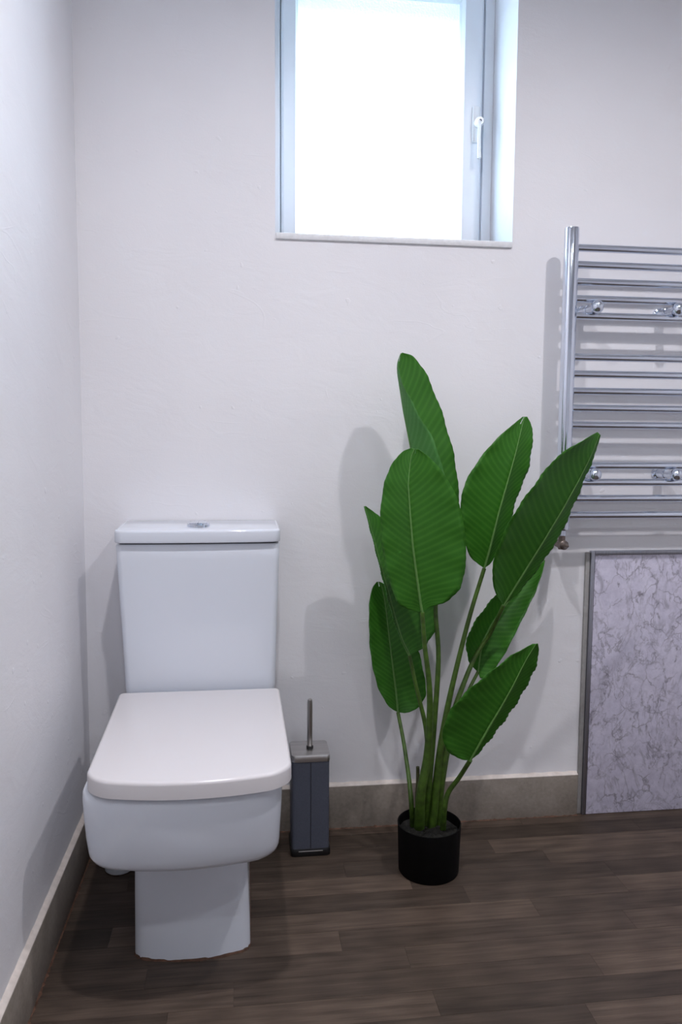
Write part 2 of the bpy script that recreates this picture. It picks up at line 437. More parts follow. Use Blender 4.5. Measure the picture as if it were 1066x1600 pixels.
# handle: back plate, boss with key hole, lever pointing down
hx, hz = 1.0105, 1.850; hy = WY-.012
h = link('handle', boxes(((hx-.0105, hy-.008, hz-.036), (hx+.0105, hy, hz+.058)), bev=.003), M_UPVCW, win)
bm = bmesh.new(); lathe(bm, [(.002, -.024), (.0095, -.024), (.0115, -.021), (.0115, 0)], (hx+.004, hy-.007, hz+.012), 'y', 20); link('handle_boss', bm, M_UPVCW, h)
bm = bmesh.new(); lathe(bm, [(.0005, -.0012), (.0035, -.0012), (.0035, 0)], (hx+.004, hy-.0305, hz+.012), 'y', 12); link('keyhole', bm, M_GASK, h)
bm = bmesh.new(); tube(bm, [(hx+.003, hy-.026, hz+.015), (hx+.002, hy-.030, hz-.01), (hx+.0015, hy-.031, hz-.045), (hx+.003, hy-.031, hz-.085)], lambda t: .0056-.0012*sin(pi*t), 14); link('handle_lever', bm, M_UPVCW, h)
link('window_sill', boxes(((WX0+.001, -.006, WZ0-.0155), (WX1-.001, WY+.012, WZ0)), bev=.003), M_SILL, win)
# outside: unseen brick head added to shade the glass top; open ground
tag(link('shade_head', boxes(((WX0-.3, WT+.001, GZ1-.060), (WX1+.3, WT+.17, GZ1+.25))), M_BRICK, smooth=False), 'unseen brick head added outside the window to shade the glass top', kind='structure')
tag(link('ground', boxes(((-14, .9, -.4), (14, 24, -.3))), M_GROUND, smooth=False), 'grey ground outside the window', kind='structure')

# ------------------------------------------------------------------ toilet
toilet = tag(empty('toilet', (.283, -.3, 0)), 'white close-coupled toilet with square lid, against the corner wall', 'toilet')
def stack(secs, cap=True, n=8):
    bm = bmesh.new()
    loft(bm, [[(x, y, z) for x, y in rrect(cx, cy, hx, hy, r, n, tp, bw)] for z, cx, cy, hx, hy, r, tp, bw in secs], cap, cap)
    return bm
# pan: pedestal and overhanging square bowl in one glazed body; sections given as y_front, y_back
def sec(z, cx, hx, yf, yb, r, tp=0, bw=0): return (z, cx, (yf+yb)/2, hx, (yb-yf)/2, r, tp, bw)
PX = .2815
ped = [sec(0, PX+.0015, .1135, -.486, -.03, (.01, .020), 0, .022), sec(.05, PX+.0012, .1130, -.483, -.03, (.01, .021), 0, .022),
       sec(.12, PX, .1118, -.478, -.03, (.01, .022), 0, .022), sec(.19, PX-.001, .1105, -.474, -.03, (.01, .024), 0, .022),
       sec(.257, PX-.001, .1095, -.472, -.03, (.01, .025), 0, .022)]
BF = -.648
bowl = [sec(.2590, PX-.001, .1440, BF+.075, -.03, (.02, .045), .0, .024),
        sec(.2594, PX-.001, .1575, BF+.046, -.026, (.02, .05), .0, .028),
        sec(.2615, PX-.001, .1635, BF+.032, -.022, (.02, .046), .0, .030),
        sec(.2670, PX-.0012, .1672, BF+.022, -.02, (.02, .046), .0, .031),
        sec(.2770, PX-.0015, .1693, BF+.014, -.02, (.02, .046), .0, .032),
        sec(.290, PX-.0015, .1704, BF+.010, -.02, (.02, .046), .0, .033),
        sec(.310, PX-.002, .1715, BF+.006, -.02, (.02, .046), .0, .033),
        sec(.350, PX-.002, .1738, BF+.002, -.02, (.02, .046), .0, .033),
        sec(.385, PX-.002, .1750, BF, -.02, (.02, .046), .0, .033),
        sec(.397, PX-.002, .1745, BF+.002, -.02, (.02, .046), .0, .033),
        sec(.403, PX-.002, .1725, BF+.005, -.02, (.02, .045), .0, .033),
        sec(.4055, PX-.002, .1690, BF+.010, -.02, (.02, .05), .0, .033)]
link('pan', stack(ped+bowl), M_CER, toilet, angle=50)
def slab(cx, hx, yf, yb, z0, z1, r, tp, bw, ed, inset=.0):
    s = []
    for k in range(4):
        a = pi/2*k/3; s.append(sec(z0+ed*.5*(1-sin(a)), cx, hx-ed*.5*(1-cos(pi/2-a))-.0, yf+ed*.5*(1-cos(pi/2-a)), yb, r, tp, bw))
    for k in range(6):
        a = pi/2*k/5; s.append(sec(z1-ed*(1-sin(a)), cx, hx-ed*(1-cos(a)), yf+ed*(1-cos(a)), yb-ed*(1-cos(a)), (max(r[0]-ed*(1-cos(a)), .004), max(r[1]-ed*(1-cos(a)), .004)), tp, bw))
    return s
# seat ring under the lid, then the lid that wraps over it
seat_b = bmesh.new()
loft(seat_b, [[(x, y, z) for x, y in rrect(.288, -.405, .165, .228, (.02, .055), 8, .02, .03)] for z in (.4060, .4150)])
link('seat', seat_b, M_LID, toilet)
lid = stack(slab(.2860, .1810, -.6570, -.1765, .4095, .4400, (.012, .046), .022, .030, .0065))
for v in lid.verts:   # lid sits a little askew: its front swings to the right
    f = (-.18 - v.co.y)/.48; v.co.x += .0085*f
link('lid', lid, M_LID, toilet, angle=50)
for sx in (-1, 1):
    bm = bmesh.new(); tube(bm, [(.287+sx*.075-.022, -.1835, .4185), (.287+sx*.075+.022, -.1835, .4185)], .008, 14, 2); link('hinge', bm, M_CHROME, toilet)
# cistern
cis = []
for z, hx, yf in ((.4062, .1660, -.146), (.4120, .1715, -.150), (.44, .1735, -.152), (.55, .1770, -.154), (.66, .1815, -.157), (.74, .1845, -.159), (.7720, .1855, -.160), (.7755, .1835, -.158)):
    cis.append(sec(z, .2855-.002*(z-.44)/.34, hx, yf, -.006, (.012, .014), 0, .006))
link('cistern', stack(cis), M_CER, toilet, angle=50)
link('cistern_gap_shade', stack([sec(.7755, .2835, .1795, -.154, -.010, (.012, .02), 0, .006), sec(.7795, .2835, .1795, -.154, -.010, (.012, .014), 0, .006)]), M_BLACK, toilet)  # black fill stands in for the shade in the gap under the lid
cl = []
for k in range(3):
    a = pi/2*k/2; cl.append(sec(.7795+.003*(1-cos(a)) if k else .7795, .2835, .1840+.003*sin(a), -.1690-.002*sin(a), -.003, (.010, .018), 0, .007))
cl.append(sec(.797, .2835, .1870, -.1710, -.003, (.010, .018), 0, .007))
for k in range(6):
    a = pi/2*k/5; e = .006; q = e*(1-cos(a)); cl.append(sec(.8090-e*(1-sin(a)), .2835, .1870-q, -.1710+q, -.003, (.010, .018-q), 0, .007))
clm = stack(cl)
for v in clm.verts:   # the lid falls slightly towards the front
    if v.co.z > .79: v.co.z += .0055*(v.co.y+.171)/.168
link('cistern_lid', clm, M_CER, toilet, angle=50)
bc = (.2810, -.106, .8108)
bm = bmesh.new(); lathe(bm, [(.0265, 0), (.0265, .0050), (.0240, .0075), (.0210, .0068), (.0205, .0030), (.001, .0030)], bc, 'z', 36)
fb = link('flush_button', bm, M_CHROME, toilet)
for s, f in ((-1, .62), (1, .38)):
    bm = bmesh.new(); ring = []
    x0 = .0035
    pts = [(.0198*cos(a), .0198*sin(a)) for a in [radians(-90+180*k/16) for k in range(17)]]
    pts = [(max(x, .0006), y) for x, y in pts]
    loft(bm, [[(bc[0]+s*x*q, bc[1]+y*q, bc[2]+z) for x, y in pts] for z, q in ((.0032, 1), (.0080, 1), (.0095, .92))])
    link('button_half', bm, M_CHROME, fb)
# sealant line around the foot
bm = bmesh.new(); rr = random.Random(9)
o1 = rrect(PX+.0015, (-.486-.03)/2, .1135, .228, (.01, .020), 8, 0, .022); c0 = Vector((PX, -.258))
rings = []
for off, z in ((-.0015, .0002), (.0035, .0002), (.0015, .0030), (-.0015, .0052)):
    r_ = []
    for x, y in o1:
        d = (Vector((x, y))-c0).normalized(); j = rr.uniform(.3, 1.3) if off > 0 else 1
        r_.append((x+d.x*off*j, y+d.y*off*j, z*(j if z > .001 else 1)))
    rings.append(r_)
loft(bm, rings, False, False); link('sealant_bead', bm, M_RUST, toilet)

pipe = bmesh.new(); lathe(pipe, [(.030, 0), (.0335, .003), (.0335, .045), (.031, .046), (.031, .20), (.028, .203)], (.0905, -.138, .0), 'z', 32)
tag(link('waste_pipe', pipe, M_PIPE), 'short white plastic pipe standing behind the toilet bowl near left wall', 'pipe')

# ------------------------------------------------------------------ toilet brush in its holder
BX, BY = .5450, -.0890
hold = tag(empty('toilet_brush_holder', (BX, BY, 0)), 'tall square slate-blue toilet brush holder with steel top', 'brush holder')
bm = bmesh.new()
def ring(h, r, z): return [(x, y, z) for x, y in rrect(BX, BY, h, h, r, 5)]
loft(bm, [ring(.0455, .008, .018), ring(.0455, .008, .238), ring(.0445, .007, .238), ring(.0445, .007, .020)], False, True)
bmesh.ops.contextual_create(bm, geom=[e for e in bm.edges if e.is_boundary])
link('body', bm, M_HOLD, hold, angle=50)
link('seam', boxes(((BX-.0006, BY-.0462, .02), (BX+.0006, BY-.0450, .236))), M_BLACK, hold, smooth=False)
bm = bmesh.new(); loft(bm, [ring(.0475, .010, 0), ring(.0490, .011, .003), ring(.0490, .011, .014), ring(.0475, .010, .018), ring(.0455, .008, .0185)])
link('base', bm, M_BLACK, hold, angle=40)
link('base_glint', boxes(((BX-.030, BY-.0494, .0125), (BX+.030, BY-.0470, .0150)), bev=.0008), M_STEELX, hold)  # pale strip stands in for a glint along the base front
bm = bmesh.new(); loft(bm, [ring(.0470, .010, .2385), ring(.0475, .0105, .2395), ring(.0475, .0105, .2520), ring(.0462, .0095, .2545), ring(.0440, .008, .2550)])
link('cap', bm, M_STEELX, hold, angle=35)
brush = tag(empty('toilet_brush', (BX, BY, .2555)), 'slim brushed steel brush handle rising from the square holder', 'toilet brush')
bm = bmesh.new(); lathe(bm, [(.0035, .2553), (.0062, .2556), (.0066, .258), (.0066, .370), (.0058, .3775), (.0040, .379), (.0008, .379)], (BX+.001, BY, 0), 'z', 24)
link('handle', bm, M_STEEL, brush)
bm = bmesh.new(); lathe(bm, [(.0068, .2552), (.0085, .2555), (.0085, .2600), (.0068, .2612)], (BX+.001, BY, 0), 'z', 24)
link('collar', bm, M_BLACK, brush)

# ------------------------------------------------------------------ chrome towel radiator
rad = tag(empty('towel_radiator', (1.44, -.05, .80)), 'chrome ladder towel radiator hung on the wall right of the window', 'radiator')
RY = -.075; PX0, PX1 = 1.187, 1.690; PZ0, PZ1 = .7925, 1.534
for x in (PX0, PX1):
    bm = bmesh.new(); lathe(bm, [(.0125, PZ0), (.0175, PZ0+.001), (.0178, PZ0+.003), (.0178, PZ1-.003), (.0172, PZ1), (.0165, PZ1+.0004), (.0005, PZ1+.0004)], (x, RY, 0), 'z', 32)
    link('post', bm, M_CHROME, rad)
ZS = [1.4885, 1.4480, 1.4070, 1.3660, 1.3250, 1.2240, 1.1825, 1.1405, 1.0985, 1.0563, .9545, .9125, .8715, .8290]
def rail_mesh():
    bm = bmesh.new(); tube(bm, [(PX0+.012, RY, 0), (PX1-.012, RY, 0)], .0092, 20, 2)
    bmesh.ops.recalc_face_normals(bm, faces=bm.faces)
    me = bpy.data.meshes.new('rail'); bm.to_mesh(me); bm.free(); me.materials.append(M_CHROMEX)
    for p in me.polygons: p.use_smooth = True
    try: me.set_sharp_from_angle(angle=radians(40))
    except Exception: pass
    return me
RM = rail_mesh()
for z in ZS:
    o = bpy.data.objects.new('rail', RM); COL.objects.link(o); o.location = (0, 0, z); adopt(o, rad)
for x, z in ((1.250, 1.3445), (1.462, 1.3440), (1.2605, .9325), (1.478, .9325)):
    bm = bmesh.new(); lathe(bm, [(.0165, -.0003), (.0165, -.010), (.0125, -.012), (.0125, -.046), (.0105, -.047), (.0105, -.084), (.006, -.086)], (x, 0, z), 'y', 24)
    b = link('bracket', bm, M_CHROME, rad)
    bm = bmesh.new(); bmesh.ops.create_uvsphere(bm, u_segments=24, v_segments=14, radius=.0160, matrix=Matrix.Translation((x, -.094, z)))
    link('bracket_cap', bm, M_CHROME, b)
bm = bmesh.new(); lathe(bm, [(.004, 0), (.006, 0), (.006, .008), (.003, .010)], (PX1, RY, PZ1), 'z', 16); link('bleed_valve', bm, M_CHROME, rad)
for x in (PX0, PX1):
    bm = bmesh.new(); lathe(bm, [(.010, PZ0-.016), (.0115, PZ0-.015), (.0115, PZ0-.002), (.010, PZ0)], (x, RY, 0), 'z', 6); v = link('valve', bm, M_CHROME, rad, angle=20)
    bm = bmesh.new(); tube(bm, [(x, RY, PZ0-.014), (x, RY, PZ0-.05)], .0085, 16, 2); link('valve_body', bm, M_DARKM, v)
    bm = bmesh.new(); tube(bm, [(x, RY-.008, PZ0-.038), (x, RY+.020, PZ0-.038)], .0120, 6, 2); link('valve_nut', bm, M_DARKM, v)
    bm = bmesh.new(); tube(bm, [(x, RY+.018, PZ0-.038), (x, -.0005, PZ0-.038)], .0075, 16, 2); link('valve_tail', bm, M_CHROME, v)
    bm = bmesh.new(); lathe(bm, [(.0120, 0), (.0120, -.008), (.0085, -.011), (.0050, -.020), (.0030, -.030), (.001, -.031)], (x, RY-.008, PZ0-.038), 'y', 18); link('spindle', bm, M_DARKM, v)

# ------------------------------------------------------------------ marble effect panel with grey trim
QX0, QX1, QZ = 1.3055, 2.296, .727
pan = tag(empty('marble_panel', (1.8, -.006, 0)), 'lavender white marble-effect wall panel with grey edging, right of the plant', 'wall panel')
link('sheet', boxes(((QX0+.004, -.0115, .0015), (QX1, -.0005, QZ-.006)), bev=.0008), M_MARBLE, pan)
def sloped(bm, a, b):  # the edging leans a little with the hand-cut sheet
    box(bm, a, b, .0012)
bm = bmesh.new(); sloped(bm, (QX0-.008, -.0135, .0012), (QX0+.002, -.0003, QZ)); 
link('edge_trim', bm, M_ALU, pan)
link('edge_trim', boxes(((QX0+.0023, -.0135, QZ-.011), (QX1, -.0003, QZ)), bev=.0012), M_ALU, pan)
link('joint_bead', boxes(((QX0-.0205, -.008, .0012), (QX0-.0085, -.0003, QZ-.004)), bev=.002), M_BEAD, pan)

# ------------------------------------------------------------------ potted plant
KX, KY, KR, KH = .8185, -.2225, .0745, .1165
plant = tag(empty('potted_plant', (KX, KY, 0)), 'tall artificial plant with broad green paddle leaves in a black pot', 'plant')
bm = bmesh.new(); lathe(bm, [(.004, .0), (KR*.93, .0), (KR*.955, .003), (KR, KH-.004), (KR+.0004, KH), (KR-.0022, KH), (KR-.0030, KH-.004), (KR-.0035, .080), (.004, .080)], (KX, KY, 0), 'z', 56)
link('pot', bm, M_POT, plant, angle=50)
bm = bmesh.new(); rr = random.Random(2); rings = []
for k in range(12):
    r = (KR-.0036)*(1-k/12); rings.append([(KX+r*cos(2*pi*i/40), KY+r*sin(2*pi*i/40), .094+rr.uniform(-.0035, .0045)*(1 if k else .3)) for i in range(40)])
rings = [[(x, y, .081) for x, y, z in rings[0]]]+rings
loft(bm, rings); link('soil', bm, M_SOIL, plant)
LEAVES = [
 ([(.8426,-.2000,.7159),(.8355,-.1968,.7380),(.8284,-.1936,.7602),(.8212,-.1905,.7824),(.8141,-.1873,.8046),(.8069,-.1841,.8267),(.8007,-.1809,.8492),(.7964,-.1777,.8721),(.7920,-.1745,.8950),(.7877,-.1714,.9180),(.7835,-.1682,.9409),(.7795,-.1650,.9640),(.7756,-.1618,.9870),(.7716,-.1586,1.0101),(.7673,-.1555,1.0331),(.7629,-.1523,1.0561),(.7585,-.1491,1.0792),(.7549,-.1459,1.1023),(.7515,-.1427,1.1256),(.7481,-.1395,1.1489),(.7452,-.1364,1.1722),(.7462,-.1332,1.1953),(.7545,-.1300,1.2178)],
  [(.8426,-.2000,.7159),(.8424,-.2139,.7420),(.8444,-.2194,.7665),(.8469,-.2229,.7905),(.8497,-.2253,.8143),(.8527,-.2268,.8378),(.8498,-.2274,.8614),(.8469,-.2273,.8848),(.8443,-.2265,.9082),(.8408,-.2250,.9313),(.8344,-.2228,.9537),(.8282,-.2200,.9761),(.8221,-.2165,.9985),(.8140,-.2123,1.0200),(.8025,-.2074,1.0399),(.7911,-.2019,1.0600),(.7799,-.1956,1.0801),(.7703,-.1886,1.1011),(.7614,-.1808,1.1226),(.7526,-.1720,1.1443),(.7458,-.1621,1.1670),(.7450,-.1503,1.1906),(.7530,-.1300,1.2163)],
  [(.8426,-.2000,.7159),(.8566,-.1875,.7368),(.8694,-.1796,.7586),(.8821,-.1727,.7808),(.8903,-.1665,.8043),(.8923,-.1608,.8295),(.8940,-.1555,.8547),(.8957,-.1507,.8802),(.8944,-.1462,.9055),(.8917,-.1421,.9309),(.8888,-.1384,.9564),(.8858,-.1350,.9818),(.8789,-.1320,1.0065),(.8718,-.1294,1.0312),(.8647,-.1271,1.0559),(.8574,-.1252,1.0805),(.8481,-.1237,1.1043),(.8377,-.1226,1.1278),(.8273,-.1220,1.1511),(.8168,-.1218,1.1744),(.8013,-.1223,1.1944),(.7836,-.1239,1.2130),(.7575,-.1300,1.2193)]),
 ([(.7809,-.2750,.6328),(.7769,-.2779,.6502),(.7734,-.2806,.6676),(.7702,-.2831,.6849),(.7670,-.2855,.7021),(.7639,-.2877,.7192),(.7609,-.2898,.7362),(.7581,-.2916,.7531),(.7554,-.2933,.7699),(.7527,-.2949,.7865),(.7507,-.2963,.8032),(.7488,-.2975,.8198),(.7470,-.2986,.8363),(.7452,-.2994,.8528),(.7436,-.3002,.8691),(.7421,-.3007,.8855),(.7407,-.3011,.9018),(.7393,-.3013,.9180),(.7399,-.3014,.9341),(.7413,-.3013,.9502),(.7428,-.3010,.9663),(.7457,-.3006,.9820),(.7521,-.3000,.9969)],
  [(.7809,-.2750,.6328),(.7617,-.2710,.6363),(.7424,-.2703,.6422),(.7267,-.2701,.6532),(.7182,-.2703,.6719),(.7102,-.2706,.6907),(.7041,-.2712,.7101),(.6979,-.2718,.7295),(.6940,-.2726,.7493),(.6902,-.2734,.7691),(.6865,-.2744,.7888),(.6853,-.2755,.8088),(.6841,-.2767,.8286),(.6828,-.2780,.8484),(.6832,-.2794,.8681),(.6853,-.2809,.8876),(.6874,-.2825,.9070),(.6906,-.2843,.9261),(.6973,-.2862,.9442),(.7040,-.2883,.9622),(.7156,-.2907,.9773),(.7283,-.2938,.9909),(.7451,-.3000,.9982)],
  [(.7809,-.2750,.6328),(.7982,-.2723,.6436),(.8182,-.2722,.6493),(.8381,-.2725,.6552),(.8530,-.2731,.6692),(.8662,-.2737,.6846),(.8722,-.2745,.7044),(.8772,-.2754,.7244),(.8774,-.2763,.7452),(.8776,-.2773,.7660),(.8776,-.2784,.7868),(.8740,-.2795,.8073),(.8703,-.2807,.8277),(.8666,-.2819,.8481),(.8607,-.2832,.8679),(.8527,-.2845,.8870),(.8447,-.2859,.9061),(.8339,-.2874,.9236),(.8217,-.2890,.9404),(.8087,-.2907,.9565),(.7947,-.2926,.9716),(.7787,-.2950,.9846),(.7606,-.3000,.9955)]),
 ([(.9455,-.2000,.7174),(.9492,-.2021,.7340),(.9529,-.2040,.7504),(.9564,-.2057,.7668),(.9597,-.2071,.7832),(.9631,-.2083,.7996),(.9665,-.2092,.8158),(.9700,-.2098,.8320),(.9736,-.2102,.8482),(.9777,-.2104,.8642),(.9820,-.2103,.8801),(.9864,-.2100,.8960),(.9909,-.2094,.9118),(.9954,-.2086,.9277),(1.0001,-.2075,.9435),(1.0047,-.2062,.9594),(1.0093,-.2046,.9753),(1.0139,-.2028,.9912),(1.0183,-.2007,1.0072),(1.0226,-.1984,1.0233),(1.0270,-.1959,1.0394),(1.0318,-.1931,1.0554),(1.0369,-.1900,1.0715)],
  [(.9455,-.2000,.7174),(.9272,-.2059,.7303),(.9108,-.2097,.7439),(.9005,-.2128,.7611),(.8939,-.2154,.7802),(.8885,-.2176,.7992),(.8851,-.2193,.8185),(.8819,-.2207,.8377),(.8796,-.2216,.8568),(.8804,-.2221,.8759),(.8812,-.2223,.8949),(.8876,-.2220,.9126),(.8945,-.2213,.9302),(.9039,-.2203,.9466),(.9151,-.2189,.9622),(.9263,-.2170,.9778),(.9385,-.2148,.9929),(.9523,-.2121,1.0069),(.9664,-.2090,1.0210),(.9818,-.2055,1.0339),(.9980,-.2015,1.0465),(1.0147,-.1968,1.0589),(1.0323,-.1900,1.0715)],
  [(.9455,-.2000,.7174),(.9608,-.1959,.7271),(.9704,-.1947,.7419),(.9798,-.1939,.7567),(.9878,-.1933,.7724),(.9948,-.1928,.7885),(1.0017,-.1923,.8046),(1.0083,-.1918,.8209),(1.0122,-.1914,.8380),(1.0161,-.1909,.8551),(1.0213,-.1905,.8719),(1.0266,-.1900,.8886),(1.0326,-.1895,.9050),(1.0396,-.1891,.9211),(1.0466,-.1886,.9372),(1.0518,-.1882,.9538),(1.0545,-.1877,.9710),(1.0572,-.1873,.9883),(1.0589,-.1869,1.0056),(1.0591,-.1866,1.0230),(1.0591,-.1865,1.0404),(1.0532,-.1868,1.0565),(1.0431,-.1900,1.0716)]),
 ([(.9875,-.2200,.6326),(.9966,-.2249,.6514),(1.0058,-.2297,.6702),(1.0150,-.2343,.6887),(1.0242,-.2387,.7071),(1.0334,-.2429,.7254),(1.0426,-.2470,.7435),(1.0518,-.2510,.7616),(1.0611,-.2547,.7795),(1.0702,-.2583,.7974),(1.0791,-.2617,.8154),(1.0881,-.2650,.8332),(1.0971,-.2681,.8509),(1.1059,-.2710,.8687),(1.1143,-.2738,.8866),(1.1228,-.2764,.9044),(1.1313,-.2788,.9222),(1.1393,-.2811,.9401),(1.1470,-.2832,.9581),(1.1549,-.2852,.9761),(1.1618,-.2869,.9943),(1.1677,-.2886,1.0130),(1.1736,-.2900,1.0316)],
  [(.9875,-.2200,.6326),(.9653,-.2435,.6572),(.9515,-.2577,.6815),(.9429,-.2697,.7060),(.9388,-.2802,.7304),(.9397,-.2895,.7536),(.9422,-.2977,.7762),(.9479,-.3050,.7973),(.9547,-.3114,.8179),(.9617,-.3168,.8381),(.9704,-.3214,.8574),(.9811,-.3250,.8755),(.9922,-.3277,.8935),(1.0039,-.3296,.9110),(1.0163,-.3305,.9282),(1.0292,-.3305,.9453),(1.0433,-.3296,.9618),(1.0580,-.3277,.9781),(1.0764,-.3247,.9910),(1.0971,-.3206,1.0022),(1.1186,-.3150,1.0134),(1.1414,-.3072,1.0245),(1.1690,-.2900,1.0358)],
  [(.9875,-.2200,.6326),(1.0052,-.2172,.6450),(1.0217,-.2180,.6583),(1.0350,-.2195,.6744),(1.0471,-.2214,.6916),(1.0591,-.2235,.7088),(1.0710,-.2259,.7259),(1.0825,-.2284,.7433),(1.0927,-.2311,.7613),(1.1029,-.2339,.7794),(1.1130,-.2369,.7973),(1.1204,-.2400,.8166),(1.1271,-.2433,.8361),(1.1338,-.2466,.8555),(1.1402,-.2502,.8748),(1.1463,-.2539,.8942),(1.1523,-.2577,.9135),(1.1581,-.2617,.9327),(1.1635,-.2659,.9519),(1.1688,-.2704,.9709),(1.1737,-.2753,.9900),(1.1761,-.2808,1.0095),(1.1767,-.2900,1.0288)]),
 ([(.7698,-.2000,.5141),(.7625,-.1977,.5288),(.7552,-.1955,.5435),(.7495,-.1932,.5588),(.7449,-.1909,.5746),(.7403,-.1886,.5903),(.7357,-.1864,.6060),(.7315,-.1841,.6219),(.7273,-.1818,.6378),(.7232,-.1795,.6537),(.7191,-.1773,.6696),(.7148,-.1750,.6854),(.7104,-.1727,.7012),(.7060,-.1705,.7171),(.7018,-.1682,.7329),(.6979,-.1659,.7489),(.6940,-.1636,.7649),(.6902,-.1614,.7809),(.6860,-.1591,.7968),(.6817,-.1568,.8127),(.6773,-.1545,.8286),(.6728,-.1523,.8444),(.6683,-.1500,.8603)],
  [(.7698,-.2000,.5141),(.7613,-.2039,.5307),(.7535,-.2048,.5463),(.7459,-.2050,.5617),(.7386,-.2047,.5770),(.7337,-.2042,.5931),(.7289,-.2033,.6090),(.7241,-.2021,.6249),(.7196,-.2007,.6407),(.7158,-.1991,.6567),(.7120,-.1972,.6726),(.7082,-.1950,.6884),(.7045,-.1926,.7042),(.7007,-.1900,.7200),(.6970,-.1871,.7357),(.6933,-.1839,.7514),(.6896,-.1805,.7671),(.6858,-.1769,.7827),(.6820,-.1729,.7983),(.6783,-.1686,.8140),(.6743,-.1639,.8295),(.6703,-.1585,.8450),(.6668,-.1500,.8603)],
  [(.7698,-.2000,.5141),(.7926,-.1791,.5167),(.8127,-.1674,.5232),(.8269,-.1578,.5371),(.8408,-.1494,.5516),(.8478,-.1421,.5687),(.8491,-.1356,.5881),(.8501,-.1300,.6078),(.8445,-.1251,.6267),(.8380,-.1210,.6457),(.8313,-.1176,.6649),(.8244,-.1150,.6843),(.8143,-.1131,.7023),(.8037,-.1119,.7204),(.7929,-.1115,.7385),(.7820,-.1118,.7567),(.7692,-.1129,.7736),(.7549,-.1148,.7896),(.7405,-.1176,.8056),(.7260,-.1214,.8216),(.7089,-.1265,.8348),(.6907,-.1336,.8472),(.6714,-.1500,.8603)]),
 ([(.9582,-.1300,.4468),(.9606,-.1277,.4613),(.9630,-.1255,.4758),(.9654,-.1232,.4903),(.9679,-.1209,.5048),(.9714,-.1186,.5190),(.9789,-.1164,.5319),(.9865,-.1141,.5448),(.9940,-.1118,.5577),(1.0024,-.1095,.5702),(1.0124,-.1073,.5816),(1.0225,-.1050,.5930),(1.0325,-.1027,.6046),(1.0424,-.1005,.6163),(1.0523,-.0982,.6279),(1.0623,-.0959,.6397),(1.0728,-.0936,.6510),(1.0836,-.0914,.6622),(1.0944,-.0891,.6734),(1.1053,-.0868,.6846),(1.1172,-.0845,.6950),(1.1290,-.0823,.7054),(1.1409,-.0800,.7159)],
  [(.9582,-.1300,.4468),(.9420,-.1432,.4639),(.9299,-.1488,.4792),(.9242,-.1527,.4968),(.9189,-.1555,.5141),(.9204,-.1574,.5310),(.9232,-.1586,.5477),(.9291,-.1592,.5629),(.9376,-.1591,.5769),(.9463,-.1583,.5908),(.9562,-.1570,.6039),(.9674,-.1550,.6160),(.9788,-.1524,.6281),(.9905,-.1492,.6401),(1.0034,-.1454,.6511),(1.0167,-.1410,.6619),(1.0304,-.1359,.6726),(1.0455,-.1301,.6820),(1.0620,-.1237,.6900),(1.0791,-.1163,.6979),(1.0968,-.1079,.7055),(1.1163,-.0978,.7113),(1.1392,-.0800,.7159)],
  [(.9582,-.1300,.4468),(.9613,-.1417,.4349),(.9717,-.1465,.4390),(.9844,-.1497,.4489),(.9942,-.1520,.4615),(1.0026,-.1535,.4755),(1.0112,-.1544,.4893),(1.0198,-.1547,.5030),(1.0270,-.1543,.5175),(1.0344,-.1534,.5318),(1.0420,-.1520,.5460),(1.0499,-.1500,.5601),(1.0579,-.1475,.5741),(1.0662,-.1444,.5879),(1.0746,-.1407,.6018),(1.0832,-.1365,.6156),(1.0920,-.1317,.6293),(1.1012,-.1263,.6430),(1.1090,-.1202,.6573),(1.1170,-.1134,.6716),(1.1249,-.1056,.6860),(1.1323,-.0962,.7006),(1.1427,-.0800,.7143)]),
 ([(.8881,-.3100,.3015),(.8935,-.3140,.3152),(.8988,-.3179,.3288),(.9043,-.3215,.3423),(.9097,-.3250,.3556),(.9152,-.3284,.3688),(.9207,-.3316,.3819),(.9264,-.3346,.3947),(.9324,-.3374,.4074),(.9383,-.3401,.4199),(.9442,-.3426,.4324),(.9498,-.3450,.4449),(.9555,-.3472,.4574),(.9612,-.3492,.4698),(.9668,-.3511,.4822),(.9719,-.3528,.4947),(.9772,-.3543,.5071),(.9824,-.3557,.5195),(.9880,-.3569,.5317),(.9936,-.3579,.5438),(.9999,-.3588,.5554),(1.0067,-.3595,.5667),(1.0136,-.3600,.5780)],
  [(.8881,-.3100,.3015),(.8671,-.3187,.3074),(.8487,-.3249,.3182),(.8322,-.3304,.3312),(.8221,-.3354,.3498),(.8161,-.3400,.3687),(.8153,-.3443,.3884),(.8185,-.3481,.4067),(.8244,-.3516,.4240),(.8313,-.3548,.4405),(.8420,-.3576,.4543),(.8528,-.3600,.4679),(.8640,-.3621,.4810),(.8768,-.3638,.4924),(.8897,-.3652,.5036),(.9027,-.3663,.5147),(.9162,-.3670,.5253),(.9298,-.3673,.5357),(.9435,-.3672,.5460),(.9575,-.3667,.5561),(.9733,-.3658,.5638),(.9893,-.3641,.5713),(1.0064,-.3600,.5782)],
  [(.8881,-.3100,.3015),(.9012,-.3047,.3074),(.9119,-.3038,.3165),(.9211,-.3038,.3273),(.9301,-.3043,.3384),(.9385,-.3051,.3500),(.9467,-.3062,.3617),(.9549,-.3075,.3734),(.9629,-.3091,.3853),(.9705,-.3109,.3975),(.9780,-.3128,.4097),(.9855,-.3150,.4220),(.9917,-.3174,.4350),(.9979,-.3200,.4481),(1.0040,-.3227,.4612),(1.0095,-.3257,.4746),(1.0144,-.3289,.4882),(1.0191,-.3324,.5020),(1.0236,-.3361,.5158),(1.0249,-.3402,.5307),(1.0260,-.3447,.5458),(1.0244,-.3502,.5611),(1.0180,-.3600,.5779)]),
